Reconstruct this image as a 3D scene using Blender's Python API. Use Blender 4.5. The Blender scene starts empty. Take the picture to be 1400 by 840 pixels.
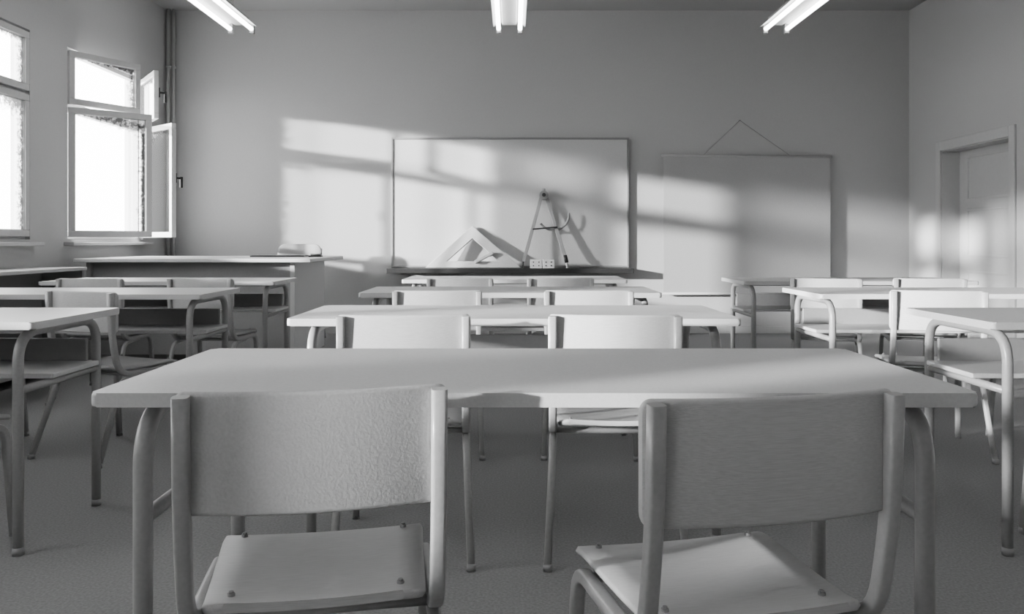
import bpy, bmesh, math
from mathutils import Vector, Matrix
S=1.15
C=0.872            # camera height (pre-scale)
F=1100.0
COL=bpy.context.scene.collection
try:
    bpy.context.scene.view_settings.look='AgX - Medium High Contrast'
except Exception as e: print('look',e)
# ---------------------------------------------------------------- materials
def grey(name,val,rough=0.55,nscale=60,bump=0.1,var=0.04,stretch=(1,1,1),metal=0.0,spec=0.35,dist=0.002):
    m=bpy.data.materials.new(name); m.use_nodes=True
    nt=m.node_tree; N=nt.nodes; L=nt.links
    b=N['Principled BSDF']
    b.inputs['Roughness'].default_value=rough
    b.inputs['Metallic'].default_value=metal
    b.inputs['Specular IOR Level'].default_value=spec
    tc=N.new('ShaderNodeTexCoord'); mp=N.new('ShaderNodeMapping')
    mp.inputs['Scale'].default_value=stretch
    L.new(tc.outputs['Object'],mp.inputs['Vector'])
    n=N.new('ShaderNodeTexNoise'); n.inputs['Scale'].default_value=nscale; n.inputs['Detail'].default_value=4
    L.new(mp.outputs['Vector'],n.inputs['Vector'])
    r=N.new('ShaderNodeValToRGB')
    a=max(0,val*(1-var)); c=min(1,val*(1+var))
    r.color_ramp.elements[0].position=0.3; r.color_ramp.elements[1].position=0.7
    r.color_ramp.elements[0].color=(a,a,a,1); r.color_ramp.elements[1].color=(c,c,c,1)
    L.new(n.outputs['Fac'],r.inputs['Fac']); L.new(r.outputs['Color'],b.inputs['Base Color'])
    if bump>0:
        bp=N.new('ShaderNodeBump'); bp.inputs['Strength'].default_value=bump; bp.inputs['Distance'].default_value=dist
        L.new(n.outputs['Fac'],bp.inputs['Height']); L.new(bp.outputs['Normal'],b.inputs['Normal'])
    return m
M={}
M['wall']=grey('plaster_wall',0.53,0.9,90,0.12,0.02)
M['ceil']=grey('plaster_ceiling',0.47,0.9,60,0.1,0.02)
M['floor']=grey('speckled_floor',0.28,0.75,120,0.25,0.15,dist=0.002)
M['wood']=grey('painted_wood_seat',0.56,0.5,30,0.45,0.06,(1,16,16),dist=0.0014)
M['leather']=grey('grained_backrest',0.56,0.5,220,0.45,0.05,dist=0.0016)
M['top']=grey('desk_laminate',0.64,0.45,160,0.15,0.04,dist=0.001)
M['tube']=grey('painted_steel',0.42,0.32,120,0.12,0.05,spec=0.6,dist=0.001)
M['cap']=grey('plastic_cap',0.33,0.5,50,0,0.02)
M['frame']=grey('window_paint',0.56,0.45,40,0.08,0.02)
M['board']=grey('board_surface',0.60,0.4,220,0.1,0.06,spec=0.4)
M['trim']=grey('board_trim',0.30,0.45,60,0.05,0.03)
M['dark']=grey('dark_metal',0.05,0.4,60,0.05,0.1)
M['mid']=grey('desk_body',0.38,0.6,60,0.1,0.03)
M['tool']=grey('drawing_tool_wood',0.36,0.5,60,0.1,0.04)
M['map']=grey('chart_canvas',0.46,0.85,180,0.2,0.05)
M['door']=grey('door_paint',0.56,0.5,30,0.05,0.02)
M['paper']=grey('chalk_white',0.75,0.6,50,0.0,0.02)
def emis(name,s):
    m=bpy.data.materials.new(name); m.use_nodes=True; nt=m.node_tree
    b=nt.nodes['Principled BSDF']; b.inputs['Base Color'].default_value=(.9,.9,.9,1)
    b.inputs['Emission Color'].default_value=(1,1,1,1); b.inputs['Emission Strength'].default_value=s
    return m
M['glow']=emis('fluorescent_tube',8.0)
def glassmat():
    m=bpy.data.materials.new('mottled_edge_glass'); m.use_nodes=True
    nt=m.node_tree; N=nt.nodes; L=nt.links; N.clear()
    out=N.new('ShaderNodeOutputMaterial')
    tr=N.new('ShaderNodeBsdfTransparent'); tr.inputs[0].default_value=(.96,.96,.96,1)
    gl=N.new('ShaderNodeBsdfGlossy'); gl.inputs['Roughness'].default_value=0.02
    fr=N.new('ShaderNodeFresnel'); fr.inputs[0].default_value=1.06
    mx=N.new('ShaderNodeMixShader'); L.new(fr.outputs[0],mx.inputs[0]); L.new(tr.outputs[0],mx.inputs[1]); L.new(gl.outputs[0],mx.inputs[2])
    df=N.new('ShaderNodeBsdfDiffuse'); df.inputs[0].default_value=(.10,.10,.10,1)
    tc=N.new('ShaderNodeTexCoord'); 
    sep=N.new('ShaderNodeSeparateXYZ'); L.new(tc.outputs['Generated'],sep.inputs[0])
    def math_(op,a,b=None):
        n=N.new('ShaderNodeMath'); n.operation=op
        for i,v in enumerate((a,b)):
            if v is None: continue
            if isinstance(v,(int,float)): n.inputs[i].default_value=v
            else: L.new(v,n.inputs[i])
        return n.outputs[0]
    # dark mottling at far stile and pane top stands in for trees outside
    d=math_('MAXIMUM',sep.outputs['Y'],math_('ADD',sep.outputs['Z'],math_('MULTIPLY',math_('SUBTRACT',sep.outputs['Y'],.7),.12)))
    no=N.new('ShaderNodeTexNoise'); no.inputs['Scale'].default_value=26; no.inputs['Detail'].default_value=8; no.inputs['Roughness'].default_value=.75
    L.new(tc.outputs['Object'],no.inputs['Vector'])
    v=math_('ADD',math_('MULTIPLY',math_('SUBTRACT',d,0.87),2.2),no.outputs['Fac'])
    rp=N.new('ShaderNodeValToRGB'); rp.color_ramp.elements[0].position=.54; rp.color_ramp.elements[1].position=.72
    rp.color_ramp.elements[1].color=(.88,.88,.88,1)
    L.new(v,rp.inputs[0])
    m2=N.new('ShaderNodeMixShader'); L.new(rp.outputs[0],m2.inputs[0]); L.new(mx.outputs[0],m2.inputs[1]); L.new(df.outputs[0],m2.inputs[2])
    L.new(m2.outputs[0],out.inputs[0])
    return m
M['glass']=glassmat()
# ---------------------------------------------------------------- mesh builder
class MB:
    def __init__(s): s.bm=bmesh.new(); s.mats=[]
    def mi(s,k):
        if k not in s.mats: s.mats.append(k)
        return s.mats.index(k)
    def merge(s,t,k,smooth=False,mat=None):
        i=s.mi(k)
        if mat is not None: t.transform(mat)
        bmesh.ops.recalc_face_normals(t,faces=t.faces)
        for f in t.faces: f.material_index=i; f.smooth=smooth and len(f.verts)==4
        me=bpy.data.meshes.new('tmp'); t.to_mesh(me); t.free(); s.bm.from_mesh(me); bpy.data.meshes.remove(me)
    def box(s,x0,x1,y0,y1,z0,z1,k,bev=0.0,mat=None,seg=2):
        t=bmesh.new(); bmesh.ops.create_cube(t,size=1)
        for v in t.verts:
            v.co=Vector(((x0+x1)/2+v.co.x*(x1-x0),(y0+y1)/2+v.co.y*(y1-y0),(z0+z1)/2+v.co.z*(z1-z0)))
        if bev>0: bmesh.ops.bevel(t,geom=list(t.edges),offset=bev,segments=seg,affect='EDGES',profile=.5)
        s.merge(t,k,False,mat)
    def slabtop(s,x0,x1,y0,y1,z0,z1,k,rc=.02,bev=.006):
        pts=[]
        for cx,cy,a0 in ((x1-rc,y1-rc,0),(x0+rc,y1-rc,90),(x0+rc,y0+rc,180),(x1-rc,y0+rc,270)):
            for i in range(7):
                a=math.radians(a0+i*15); pts.append((cx+rc*math.cos(a),cy+rc*math.sin(a)))
        t=bmesh.new(); lo=[t.verts.new((p[0],p[1],z0)) for p in pts]; hi=[t.verts.new((p[0],p[1],z1)) for p in pts]
        fb=t.faces.new(lo[::-1]); ft=t.faces.new(hi); n=len(pts)
        for i in range(n): t.faces.new((lo[i],lo[(i+1)%n],hi[(i+1)%n],hi[i]))
        e=list(set(list(fb.edges)+list(ft.edges)))
        bmesh.ops.bevel(t,geom=e,offset=bev,segments=3,affect='EDGES',profile=.5)
        s.merge(t,k,False)
    def loft(s,loops,k,smooth=True,close=True,mat=None):
        t=bmesh.new(); R=[[t.verts.new(p) for p in lp] for lp in loops]; n=len(R[0])
        for a,b in zip(R[:-1],R[1:]):
            for i in range(n):
                if not close and i==n-1: continue
                t.faces.new((a[i],a[(i+1)%n],b[(i+1)%n],b[i]))
        if close: t.faces.new(R[0][::-1]); t.faces.new(R[-1])
        s.merge(t,k,smooth,mat)
    def tube(s,pts,r,k,seg=12,flat=1.0,sq=2.0):
        P=[Vector(p) for p in pts]; loops=[]; 
        T=[(P[min(i+1,len(P)-1)]-P[max(i-1,0)]).normalized() for i in range(len(P))]
        up=Vector((1,0,0)) if abs(T[0].x)<.8 else Vector((0,0,1))
        u=(up-T[0]*up.dot(T[0])).normalized()
        def se(c): return math.copysign(abs(c)**(2/sq),c)
        for i,p in enumerate(P):
            u=(u-T[i]*u.dot(T[i])).normalized(); w=T[i].cross(u)
            loops.append([p+u*r*flat*se(math.cos(2*math.pi*j/seg))+w*r*se(math.sin(2*math.pi*j/seg)) for j in range(seg)])
        s.loft(loops,k)
    def mesh(s,name):
        me=bpy.data.meshes.new(name); s.bm.to_mesh(me); s.bm.free()
        for k in s.mats: me.materials.append(M[k])
        return me
def fillet(pts,rad,n=7):
    P=[Vector(p) for p in pts]; out=[P[0]]
    for i in range(1,len(P)-1):
        r=rad[i-1] if isinstance(rad,(list,tuple)) else rad
        a=(P[i-1]-P[i]); b=(P[i+1]-P[i]); r=min(r,a.length*.49,b.length*.49) if r>0 else 0
        p0=P[i]+a.normalized()*r; p1=P[i]+b.normalized()*r
        for j in range(n+1):
            t=j/n; out.append((1-t)**2*p0+2*t*(1-t)*P[i]+t*t*p1)
    out.append(P[-1]); return out
def obj(name,me,loc=(0,0,0),rz=0,parent=None,rot=None):
    o=bpy.data.objects.new(name,me); COL.objects.link(o); o.location=loc
    o.rotation_euler=rot if rot else (0,0,math.radians(rz))
    if parent: o.parent=parent
    return o
# ---------------------------------------------------------------- chair
def chair_mesh(name,backmat='leather',Wd=.365,H=.165,top=.672,rc=.014,seatz=.362,sw=.168):
    b=MB(); R=.0112; tx=Wd/2-.013; dz=rc*.6 if rc>.03 else .004
    xs=[]; hw=Wd/2
    for i in range(7): xs.append(-hw+rc*(1-math.cos(math.pi/2*i/6)))
    for i in range(1,14): xs.append(-hw+rc+(2*hw-2*rc)*i/14)
    for i in range(7): xs.append(hw-rc*(1-math.cos(math.pi/2*(6-i)/6)))
    loops=[]
    for x in xs:
        dx=max(0,abs(x)-(hw-rc)); hh=H/2-rc+math.sqrt(max(0,rc*rc-dx*dx))
        if dx>=rc*.999: hh=H/2-rc
        y=.017-.026*(1-(x/hw)**2); t=.0065; zc=top-H/2
        lp=[]
        for k in range(6):
            a=math.pi*k/5; lp.append((x,y+t*math.cos(a),zc+hh-t+t*math.sin(a)))
        for k in range(6):
            a=math.pi+math.pi*k/5; lp.append((x,y+t*math.cos(a),zc-hh+t+t*math.sin(a)))
        loops.append(lp)
    b.loft(loops,backmat)
    for sx in (-1,1):
        X=sx*tx
        p=fillet([(X,-.005,top-dz),(X,.002,top-H),(X,.035,seatz-.024),(X,.325,seatz-.028),(sx*(tx+.008),.352,0.004)],[.1,.07,.05])
        b.tube(p,R,'tube',24,1.0,4.0)
        q=fillet([(X-sx*.002,.20,seatz-.034),(X,.045,seatz-.045),(sx*(tx+.014),-.07,0.004)],[.04])
        b.tube(q,R*.92,'tube',16,1.0,3)
        for fx,fy in ((sx*(tx+.0082),.3521),(sx*(tx+.0142),-.0705)):
            b.tube([(fx,fy,0),(fx,fy,.018)],R*1.06,'cap',16,1.0,3)
    for yy in (.09,.28):
        b.tube([(-tx,yy,seatz-.027),(tx,yy,seatz-.027)],R*.75,'tube',10)
    y0,y1=.025,.365; ys=[]; r2=.03
    for i in range(6): ys.append(y0+r2*(1-math.cos(math.pi/2*i/5)))
    for i in range(1,12): ys.append(y0+r2+(y1-y0-2*r2)*i/12)
    for i in range(6): ys.append(y1-r2*(1-math.cos(math.pi/2*(5-i)/5)))
    loops=[]
    for y in ys:
        u=(y-y0)/(y1-y0); w=(sw-.018)+.018*u
        d=max(0,(y0+r2)-y,y-(y1-r2)); w=w-r2+math.sqrt(max(0.0,r2*r2-d*d))
        z=seatz-.004*math.sin(math.pi*u)+(.012*((.15-u)/.15)**2 if u<.15 else 0)-(.016*((u-.82)/.18)**2 if u>.82 else 0)
        t=.0065; lp=[]
        for k in range(9):
            x=-w+2*w*k/8; lp.append((x,y,z+t-.004*(1-(x/w)**2)))
        lp.append((w+.004,y,z))
        for k in range(9):
            x=w-2*w*k/8; lp.append((x,y,z-t-.004*(1-(x/w)**2)))
        lp.append((-w-.004,y,z)); loops.append(lp)
    b.loft(loops,'wood')
    for bx,by in ((-.135,.325),(.135,.325),(-.12,.085),(.12,.085)):
        b.tube([(bx,by,seatz-.01),(bx,by,seatz+.0065)],.0055,'cap',10)
        b.tube([(bx,by,seatz+.006),(bx,by,seatz+.0095)],.0035,'trim',8)
    return b.mesh(name)
ch_a=chair_mesh('school_chair_mesh','leather')
ch_b=chair_mesh('school_chair_wood_mesh','wood')
chairs=[(-.268,1.088,10.4,ch_a),(.345,1.045,12.3,ch_b),
 (-.295,2.19,3,ch_b),(.281,2.19,-3,ch_b),(-.304,3.27,2,ch_b),(.313,3.27,-2,ch_a),(-.284,4.38,0,ch_b),(.266,4.38,1,ch_b),
 (-1.70,2.06,-8,ch_a),(-2.28,2.06,3,ch_b),(-1.73,3.22,-22,ch_b),(-2.33,3.24,4,ch_a),(-1.68,4.33,-6,ch_b),(-2.275,4.33,-3,ch_b),
 (1.74,2.07,6,ch_b),(2.3,2.08,-5,ch_a),(1.73,3.26,-12,ch_b),(2.33,3.26,3,ch_b),(1.69,4.33,-20,ch_b),(2.25,4.33,-12,ch_b)]
for x,y,r,me in chairs: obj('school_chair',me,(x,y,0),r)
# ---------------------------------------------------------------- desks
def desk_mesh(name,shelf=True):
    b=MB(); D=.65; W=.652; dp=.49
    b.slabtop(-W,W,0,dp,D-.021,D,'top',.012,.005)
    R=.0135; lx=W-.064
    for sx in (-1,1):
        X=sx*lx
        p=fillet([(X,.035,.004),(X,.035,D-.021-R),(X,dp-.035,D-.021-R),(X,dp-.035,.004)],[.085,.085],10)
        b.tube(p,R,'tube',18,1.0,2.4)
        for yy in (.035,dp-.035): b.tube([(X,yy,0),(X,yy,.022)],R*1.08,'cap',18,1.0,2.4)
        b.tube([(X,.035,.455),(X,dp-.035,.455)],R*.85,'tube',12)
        b.box(X-.015,X+.015,.15,.34,D-.028,D-.02,'tube')
    b.tube([(-lx,dp-.10,D-.036),(lx,dp-.10,D-.036)],R*.8,'tube',12)
    if shelf:
        b.box(-lx-.02,lx+.02,.17,dp-.055,.467,.482,'top',.003)
        b.box(-lx+.016,lx-.016,dp-.066,dp-.052,.48,.555,'mid',.003)
    return b.mesh(name)
dk=desk_mesh('school_desk_mesh'); dk0=desk_mesh('school_desk_open_mesh',False)
for x,y,me in [(.033,1.175,dk0),(.006,2.30,dk),(-.008,3.45,dk),(.015,4.64,dk),
   (-1.96,2.2,dk),(-1.945,3.35,dk),(-1.955,4.42,dk),(1.965,2.2,dk),(1.945,3.37,dk),(1.935,4.45,dk)]:
    obj('school_desk',me,(x,y,0),0)
# ---------------------------------------------------------------- room shell
XL,XR,YB,YR,HC=-3.26,3.75,7.6,-3.2,C+2.18
def simple(name,boxes,loc=(0,0,0)):
    b=MB()
    for bx in boxes: b.box(*bx)
    return obj(name,b.mesh(name),loc)
simple('floor',[(XL-.4,XR+.4,YR-.4,YB+.4,-.1,0,'floor')])
simple('ceiling',[(XL-.4,XR+.4,YR-.4,YB+.4,HC,HC+.1,'ceil')])
simple('wall_back',[(XL-.4,XR+.4,YB,YB+.3,0,HC,'wall')])
simple('wall_rear',[(XL-.4,XR+.4,YR-.3,YR,0,HC,'wall')])
TH=.13
WB,WT=.885,2.30
wins=[(5.90,7.11),(4.72,5.44),(2.90,3.86),(.22,1.95),(-.74,-.42),(-2.7,-1.4)]  # out-of-view windows and near edge of the second are shaped to steer sunlight
bx=[(XL-TH,XL,YR,YB,0,WB,'wall'),(XL-TH,XL,YR,YB,WT,HC,'wall')]
edges=[YR]
for a,c in sorted(wins): edges+= [a,c]
edges.append(YB)
for i in range(0,len(edges),2): bx.append((XL-TH,XL,edges[i],edges[i+1],WB,WT,'wall'))
simple('wall_left',bx)
D0,D1,DT=6.04,7.03,C+.80
simple('wall_right',[(XR,XR+.3,YR,D0,0,HC,'wall'),(XR,XR+.3,D1,YB,0,HC,'wall'),(XR,XR+.3,D0,D1,DT,HC,'wall')])
simple('baseboard_back',[(XL,XR,YB-.012,YB,0,.07,'frame',.002)])
simple('baseboard_left',[(XL,XL+.012,YR,YB-.012,0,.07,'frame',.002)])
simple('baseboard_right',[(XR-.012,XR,YR,D0-.07,0,.07,'frame',.002),(XR-.012,XR,D1+.07,YB-.012,0,.07,'frame',.002)])
# door
b=MB()
dx=XR+.15
b.box(dx,dx+.04,D0+.02,D1-.02,.005,DT-.02,'door',.002)
for z0,z1 in ((.12,.62),(.74,1.15),(1.22,1.60)):
    for (ya,yb,za,zb) in ((D0+.14,D1-.14,z0,z0+.02),(D0+.14,D1-.14,z1-.02,z1),(D0+.14,D0+.16,z0+.02,z1-.02),(D1-.16,D1-.14,z0+.02,z1-.02)):
        b.box(dx-.008,dx+.001,ya,yb,za,zb,'door',.003)
b.box(dx-.012,dx+.001,D0+.06,D0+.1,.82,1.0,'tube',.003)
b.tube(fillet([(dx-.01,D0+.08,.93),(dx-.05,D0+.08,.93),(dx-.05,D0+.18,.93)],.015),.009,'tube',10)
obj('door_1',b.mesh('door_1'))
b=MB()
b.box(XR,XR+.2,D0,D0+.02,0,DT,'frame'); b.box(XR,XR+.2,D1-.02,D1,0,DT,'frame'); b.box(XR,XR+.2,D0+.02,D1-.02,DT-.02,DT,'frame')
b.box(XR-.018,XR,D0-.06,D0+.012,0,DT+.07,'frame',.004); b.box(XR-.018,XR,D1-.012,D1+.06,0,DT+.07,'frame',.004); b.box(XR-.018,XR,D0+.012,D1-.012,DT-.012,DT+.07,'frame',.004)
obj('trim_1',b.mesh('trim_1'))
# windows
def sash_mesh(name,w,h,s,hand=None):
    b=MB(); m=.045; x0,x1=-.02,.02
    ya,yb=(0,w) if s>0 else (-w,0)
    b.box(x0,x1,ya,yb,0,m,'frame',.004); b.box(x0,x1,ya,yb,h-m,h,'frame',.004)
    b.box(x0,x1,ya,ya+m,m,h-m,'frame',.004); b.box(x0,x1,yb-m,yb,m,h-m,'frame',.004)
    # thin darker strip round the glass
    for g in ((ya+m-.004,ya+m+.003,m,h-m),(yb-m-.003,yb-m+.004,m,h-m)):
        b.box(-.012,.012,g[0],g[1],g[2],g[3],'trim')
    b.box(-.012,.012,ya+m,yb-m,m-.004,m+.003,'trim'); b.box(-.012,.012,ya+m,yb-m,h-m-.003,h-m+.004,'trim')
    if hand is not None:
        yh=(yb-m/2) if s>0 else (ya+m/2)
        b.box(x1,x1+.012,yh-.014,yh+.014,hand-.04,hand+.04,'dark',.003)
        b.box(x1+.01,x1+.055,yh-.008,yh+.008,hand-.008,hand+.008,'dark',.002)
        b.box(x1+.045,x1+.065,yh-.011,yh+.011,hand-.08,hand+.012,'dark',.003)
    return b.mesh(name)
def pane_mesh(name,w,h,s):
    b=MB(); m=.043; ya,yb=(m,w-m) if s>0 else (-w+m,-m)
    t=bmesh.new(); vs=[t.verts.new(p) for p in ((0,ya,m),(0,yb,m),(0,yb,h-m),(0,ya,h-m))]; t.faces.new(vs); b.merge(t,'glass')
    return b.mesh(name)
TR=1.872
for i,(a,c) in enumerate(wins):
    root=obj('window_%d'%(i+1),None,(XL,a,WB)); root.empty_display_size=.2
    W_=c-a; Hh=WT-WB; b=MB(); f=.03
    x0,x1=-.085,-.03
    b.box(x0,x1,0,W_,0,f,'frame',.003); b.box(x0,x1,0,W_,Hh-f,Hh,'frame',.003)
    b.box(x0,x1,0,f,f,Hh-f,'frame',.003); b.box(x0,x1,W_-f,W_,f,Hh-f,'frame',.003)
    b.box(x0,x1,f,W_-f,TR-WB-.035,TR-WB+.035,'frame',.003)
    obj('frame',b.mesh('window_frame'),(0,0,0),0,root)
    single=W_<.8
    w=(W_-.04) if single else W_/2-.022
    h1=TR-WB-.03; h2=WT-TR-.03
    angs=(50,50,30,36) if i==0 else (0,0,0,0)
    L4=[('sash_near_low',1,.018,h1,angs[0],None),('sash_far_low',-1,.018,h1,angs[1],.5),('sash_near_high',1,TR-WB+.01,h2,angs[2],None),('sash_far_high',-1,TR-WB+.01,h2,angs[3],.22)]
    for nm,s,z,h,ang,hd in L4:
        if single and s<0: continue
        y=0.02 if s>0 else W_-.02
        so=obj(nm,sash_mesh(nm,w,h,s,hd),(-.008,y,z),-ang*s,root)
        obj('pane',pane_mesh('pane',w,h,s),(0,0,0),0,so)
    sb=MB(); sb.box(-.01,.075,-.05,W_+.05,-.045,-.02,'frame',.005); obj('sill',sb.mesh('sill'),(0,0,0),0,root)
# pipes
for nm,px,r in (('heating_pipe',XL+.035,.017),('heating_pipe',XL+.085,.012)):
    b=MB(); b.tube([(0,0,0),(0,0,HC)],r,'frame',14)
    for z in (.4,1.4,2.5): b.tube([(0,0,z),(0,0,z+.02)],r*1.35,'frame',14); b.box(-.005,.005,0,.05,z,z+.018,'frame')
    obj(nm,b.mesh(nm),(px,YB-.05,0))
# low side cabinet under windows
b=MB(); x0,x1=XL+.015,XL+.33; y0,y1=-2.4,5.55
b.box(x0,x1,y0,y1,.672,.695,'top',.004)
b.box(x0,x0+.02,y0,y1,.0,.672,'mid')
b.box(x0+.02,x1-.03,y0,y1,.05,.07,'mid'); b.box(x0+.02,x1-.03,y0,y1,.36,.378,'mid')
for i in range(9):
    yy=y0+.01+(y1-y0-.04)*i/8; b.box(x0+.02,x1-.02,yy,yy+.02,0,.672,'mid')
obj('low_shelf_cabinet',b.mesh('low_shelf_cabinet'))
# ---------------------------------------------------------------- teacher desk
b=MB(); HT=.748
b.box(-3.12,-1.43,5.72,6.82,HT-.028,HT,'top',.006)
b.box(-1.60,-1.566,5.80,6.72,0,HT-.028,'top',.003)
b.box(-3.07,-3.036,5.80,6.72,0,HT-.028,'mid',.003)
b.box(-3.036,-1.60,5.83,5.85,.05,HT-.028,'mid',.002)
b.box(-2.05,-1.60,5.86,6.70,.25,HT-.03,'mid',.002)
for z in (.27,.41,.55): 
    b.box(-2.03,-1.62,6.70,6.715,z,z+.12,'top',.003); b.box(-1.86,-1.79,6.715,6.73,z+.055,z+.065,'dark',.002)
obj('teacher_desk',b.mesh('teacher_desk'))
tc=chair_mesh('teacher_chair_mesh','trim',.40,.22,.848,.07,.42,.18)
obj('teacher_chair',tc,(-1.90,7.22,0),176)
b=MB(); b.box(-.30,.13,-.1,.1,0,.008,'dark',.002); b.box(-.29,.12,-.09,.09,.008,.014,'trim',.002)
obj('desk_blotter',b.mesh('desk_blotter'),(-1.77,6.45,HT))
b=MB(); b.box(-.05,.05,-.03,.03,0,.012,'dark',.003); b.tube([(-.04,0,.018),(.04,0,.018)],.006,'trim',8)
obj('chalk_eraser',b.mesh('chalk_eraser'),(-1.55,6.35,HT))
# ---------------------------------------------------------------- whiteboard
def bw(px): return (px-700)/F*YB
def bz(py): return C+(330-py)/F*YB
x0,x1=bw(536),bw(859); z0,z1=bz(366),bz(189)
b=MB(); yf=YB-.045
b.box(x0+.015,x1-.015,yf+.008,YB-.001,z0+.015,z1-.015,'board')
b.box(x0,x1,yf,YB,z1-.018,z1,'trim',.003); b.box(x0,x1,yf,YB,z0,z0+.018,'trim',.003)
b.box(x0,x0+.018,yf,YB,z0+.018,z1-.018,'trim',.003); b.box(x1-.018,x1,yf,YB,z0+.018,z1-.018,'trim',.003)
obj('wall_board',b.mesh('wall_board'))
TZ=z0-.004
b=MB(); b.box(x0-.02,x1+.02,YB-.20,YB-.001,TZ-.024,TZ,'trim',.003); b.box(x0-.02,x1+.02,YB-.206,YB-.196,TZ-.042,TZ+.002,'dark',.002)
for xx in (x0+.3,0,x1-.3): b.box(xx-.01,xx+.01,YB-.15,YB-.001,TZ-.05,TZ-.022,'trim',.003)
obj('board_tray',b.mesh('board_tray'))
# set square
b=MB()
A=Vector((-.445,0)); B_=Vector((.435,0)); T_=Vector((-.015,.40))
cen=(A+B_+T_)/3
def inset(k): return [cen+(p-cen)*k for p in (A,B_,T_)]
def ring(o,i,y0,y1,k):
    t=bmesh.new(); 
    V=lambda P,y:[t.verts.new((p.x,y,p.y)) for p in P]
    of,if_,ob,ib=V(o,y0),V(i,y0),V(o,y1),V(i,y1)
    for j in range(3):
        q=(j+1)%3
        t.faces.new((of[j],of[q],if_[q],if_[j])); t.faces.new((ob[q],ob[j],ib[j],ib[q]))
        t.faces.new((of[q],of[j],ob[j],ob[q])); t.faces.new((if_[j],if_[q],ib[q],ib[j]))
    bmesh.ops.bevel(t,geom=list(t.edges),offset=.003,segments=1,affect='EDGES')
    b.merge(t,k)
ring([A,B_,T_],inset(.55),-.014,.014,'wood')
hm=Matrix.Translation((.02,0,.03))@Matrix.Rotation(-.5,4,'Y')
b.box(0,.19,-.055,-.030,.0,.03,'wood',.006,hm)
b.box(.01,.04,-.035,.0,.0,.03,'wood',.004,hm); b.box(.15,.18,-.035,.0,.0,.03,'wood',.004,hm)
xs_=(648-700)/F*7.5
obj('set_square_ruler',b.mesh('set_square'),(xs_,YB-.165,TZ+.006),rot=(-math.radians(14),0,0))
# board compass
b=MB()
hC=.69
def bar(x0_,z0_,x1_,z1_,w,t,k,y=0):
    d=Vector((x1_-x0_,0,z1_-z0_)); L_=d.length; a=math.atan2(d.x,d.z)
    mt=Matrix.Translation((x0_,y,z0_))@Matrix.Rotation(a,4,'Y')
    b.box(-w/2,w/2,-t/2,t/2,0,L_,k,.003,mt)
bar(-.185,.06,-.012,hC,.032,.024,'tool',-.008)
bar(.205,.09,.022,hC,.032,.024,'tool',.008)
b.tube([(-.195,0,0.0),(-.185,0,.07)],.007,'dark',8)
b.tube([(.222,0,0.0),(.205,0,.10)],.012,'paper',10)
b.tube([(.215,0,.05),(.200,0,.12)],.018,'dark',10)
b.tube([(0.005,-.03,hC-.01),(0.005,.020,hC-.01)],.042,'tool',18)
b.tube([(0.005,-.04,hC-.01),(0.005,.022,hC-.01)],.018,'dark',12)
b.tube([(0.005,0,hC+.02),(0.005,0,hC+.055)],.016,'tool',12)
arc=[(.095+.145*math.cos(math.radians(t)),.012,hC-.19+.145*math.sin(math.radians(t))) for t in range(215,375,8)]
b.tube(arc,.008,'trim',8,1.3)
bar(-.10,hC-.33,.13,hC-.31,.014,.01,'dark',-.02)
obj('board_compass',b.mesh('board_compass'),((743-700)/F*7.47,YB-.155,TZ+.004),rot=(-math.radians(6.0),0,0))
b=MB()
for k_ in (0,1):
    o_=k_*.115; b.box(-.11+o_,-.002+o_,-.028,.012,0,.082,'paper',.004)
    for ii in (.03,.08):
        for jj in (.025,.058): b.tube([(-.11+o_+ii,-.031,jj),(-.11+o_+ii,-.027,jj)],.006,'dark',8)
obj('chalk_box',b.mesh('chalk_box'),((741-700)/F*7.45,YB-.19+.028,TZ+.002))
# ---------------------------------------------------------------- hanging chart
x0,x1=bw(905),bw(1131); z0,z1=bz(401),bz(214)
b=MB()
b.box(x0,x1,YB-.075,YB-.069,z0,z1,'map')
b.tube([(x0-.015,YB-.072,z1),(x1+.015,YB-.072,z1-.01)],.012,'map',12)
b.tube([(x0-.01,YB-.072,z0),(x1+.01,YB-.072,z0)],.012,'map',12)
nx,nz=bw(1011),bz(165)
for xx in (x0+.37,x1-.37): b.tube([(xx,YB-.06,z1),(nx,YB-.012,nz)],.0020,'trim',6)
b.tube([(nx,YB-.025,nz),(nx,YB,nz)],.005,'trim',8)
for xx in (x0+.02,x1-.02):
    for zz in (z0,z1-.005): b.box(xx-.008,xx+.008,YB-.062,YB,zz-.008,zz+.008,'trim')
obj('hanging_wall_chart',b.mesh('hanging_wall_chart'))
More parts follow.
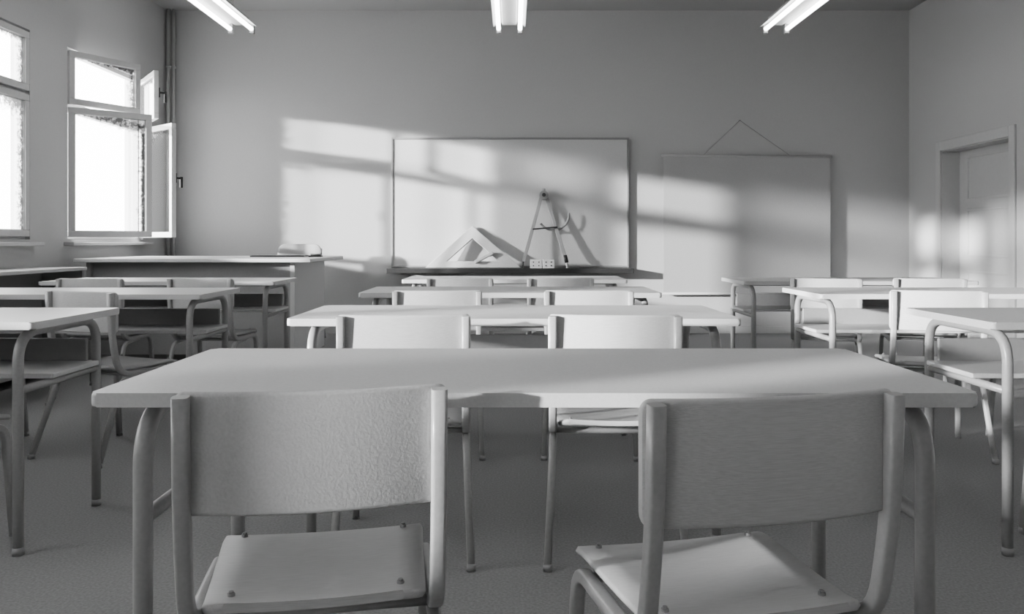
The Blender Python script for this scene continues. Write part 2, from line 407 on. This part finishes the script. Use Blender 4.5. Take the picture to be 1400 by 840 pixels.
# ---------------------------------------------------------------- ceiling lamps
def lamp_mesh():
    b=MB(); L_=1.5
    b.box(-.055,.055,-L_,0,.045,.105,'frame',.006)
    b.loft([[( -.12,y,.03),(-.055,y,.075),(.055,y,.075),(.12,y,.03),(.055,y,.060),(-.055,y,.060)] for y in (-L_+.01,-.01)],'frame',False)
    for x in (-.08,.08):
        b.tube([(x,-L_+.03,.012),(x,-.03,.012)],.016,'glow',14)
        for y in (-L_+.015,-.015):
            b.box(x-.018,x+.018,y-.015,y+.015,-.02,.055,'trim',.004)
    for y in (-L_+.2,-.2):
        b.tube([(0,y,.1),(0,y,HC-2.45)],.006,'tube',8); b.tube([(0,y,HC-2.45-.02),(0,y,HC-2.45)],.03,'frame',14)
    return b.mesh('fluorescent_ceiling_lamp')
lm=lamp_mesh()
for x in (-2.03,-.02,1.98):
    for y in (6.05,2.6,-.6): obj('fluorescent_ceiling_lamp',lm,(x,y,2.45))
# ---------------------------------------------------------------- lights
def sunl(name,A,tE,e,ang):
    sun=bpy.data.lights.new(name,'SUN'); sun.energy=e; sun.angle=math.radians(ang)
    so=bpy.data.objects.new(name,sun); COL.objects.link(so); A=math.radians(A)
    so.rotation_euler=Vector((math.sin(A),math.cos(A),-tE)).to_track_quat('-Z','Y').to_euler(); so.location=(-8,-3,4)
sunl('sun',62.5,.15,10.5,1.6)
sunl('sun_fill',68.5,.15,5.5,3.0)  # added second sun at another azimuth, fills the pier shadow on the board
w=bpy.data.worlds.new('overcast_sky'); bpy.context.scene.world=w; w.use_nodes=True
bg=w.node_tree.nodes['Background']; bg.inputs[0].default_value=(1,1,1,1); bg.inputs[1].default_value=7.8
# ---------------------------------------------------------------- camera + scale
cam=bpy.data.cameras.new('camera'); cam.sensor_width=36; cam.lens=36*F/1400; cam.shift_y=-90/1400; cam.clip_start=.02
co=bpy.data.objects.new('camera',cam); COL.objects.link(co); co.location=(0,0,C); co.rotation_euler=(math.pi/2,0,0)
bpy.context.scene.camera=co
for me in bpy.data.meshes: me.transform(Matrix.Scale(S,4)); me.update()
for o in bpy.data.objects: o.location=o.location*S
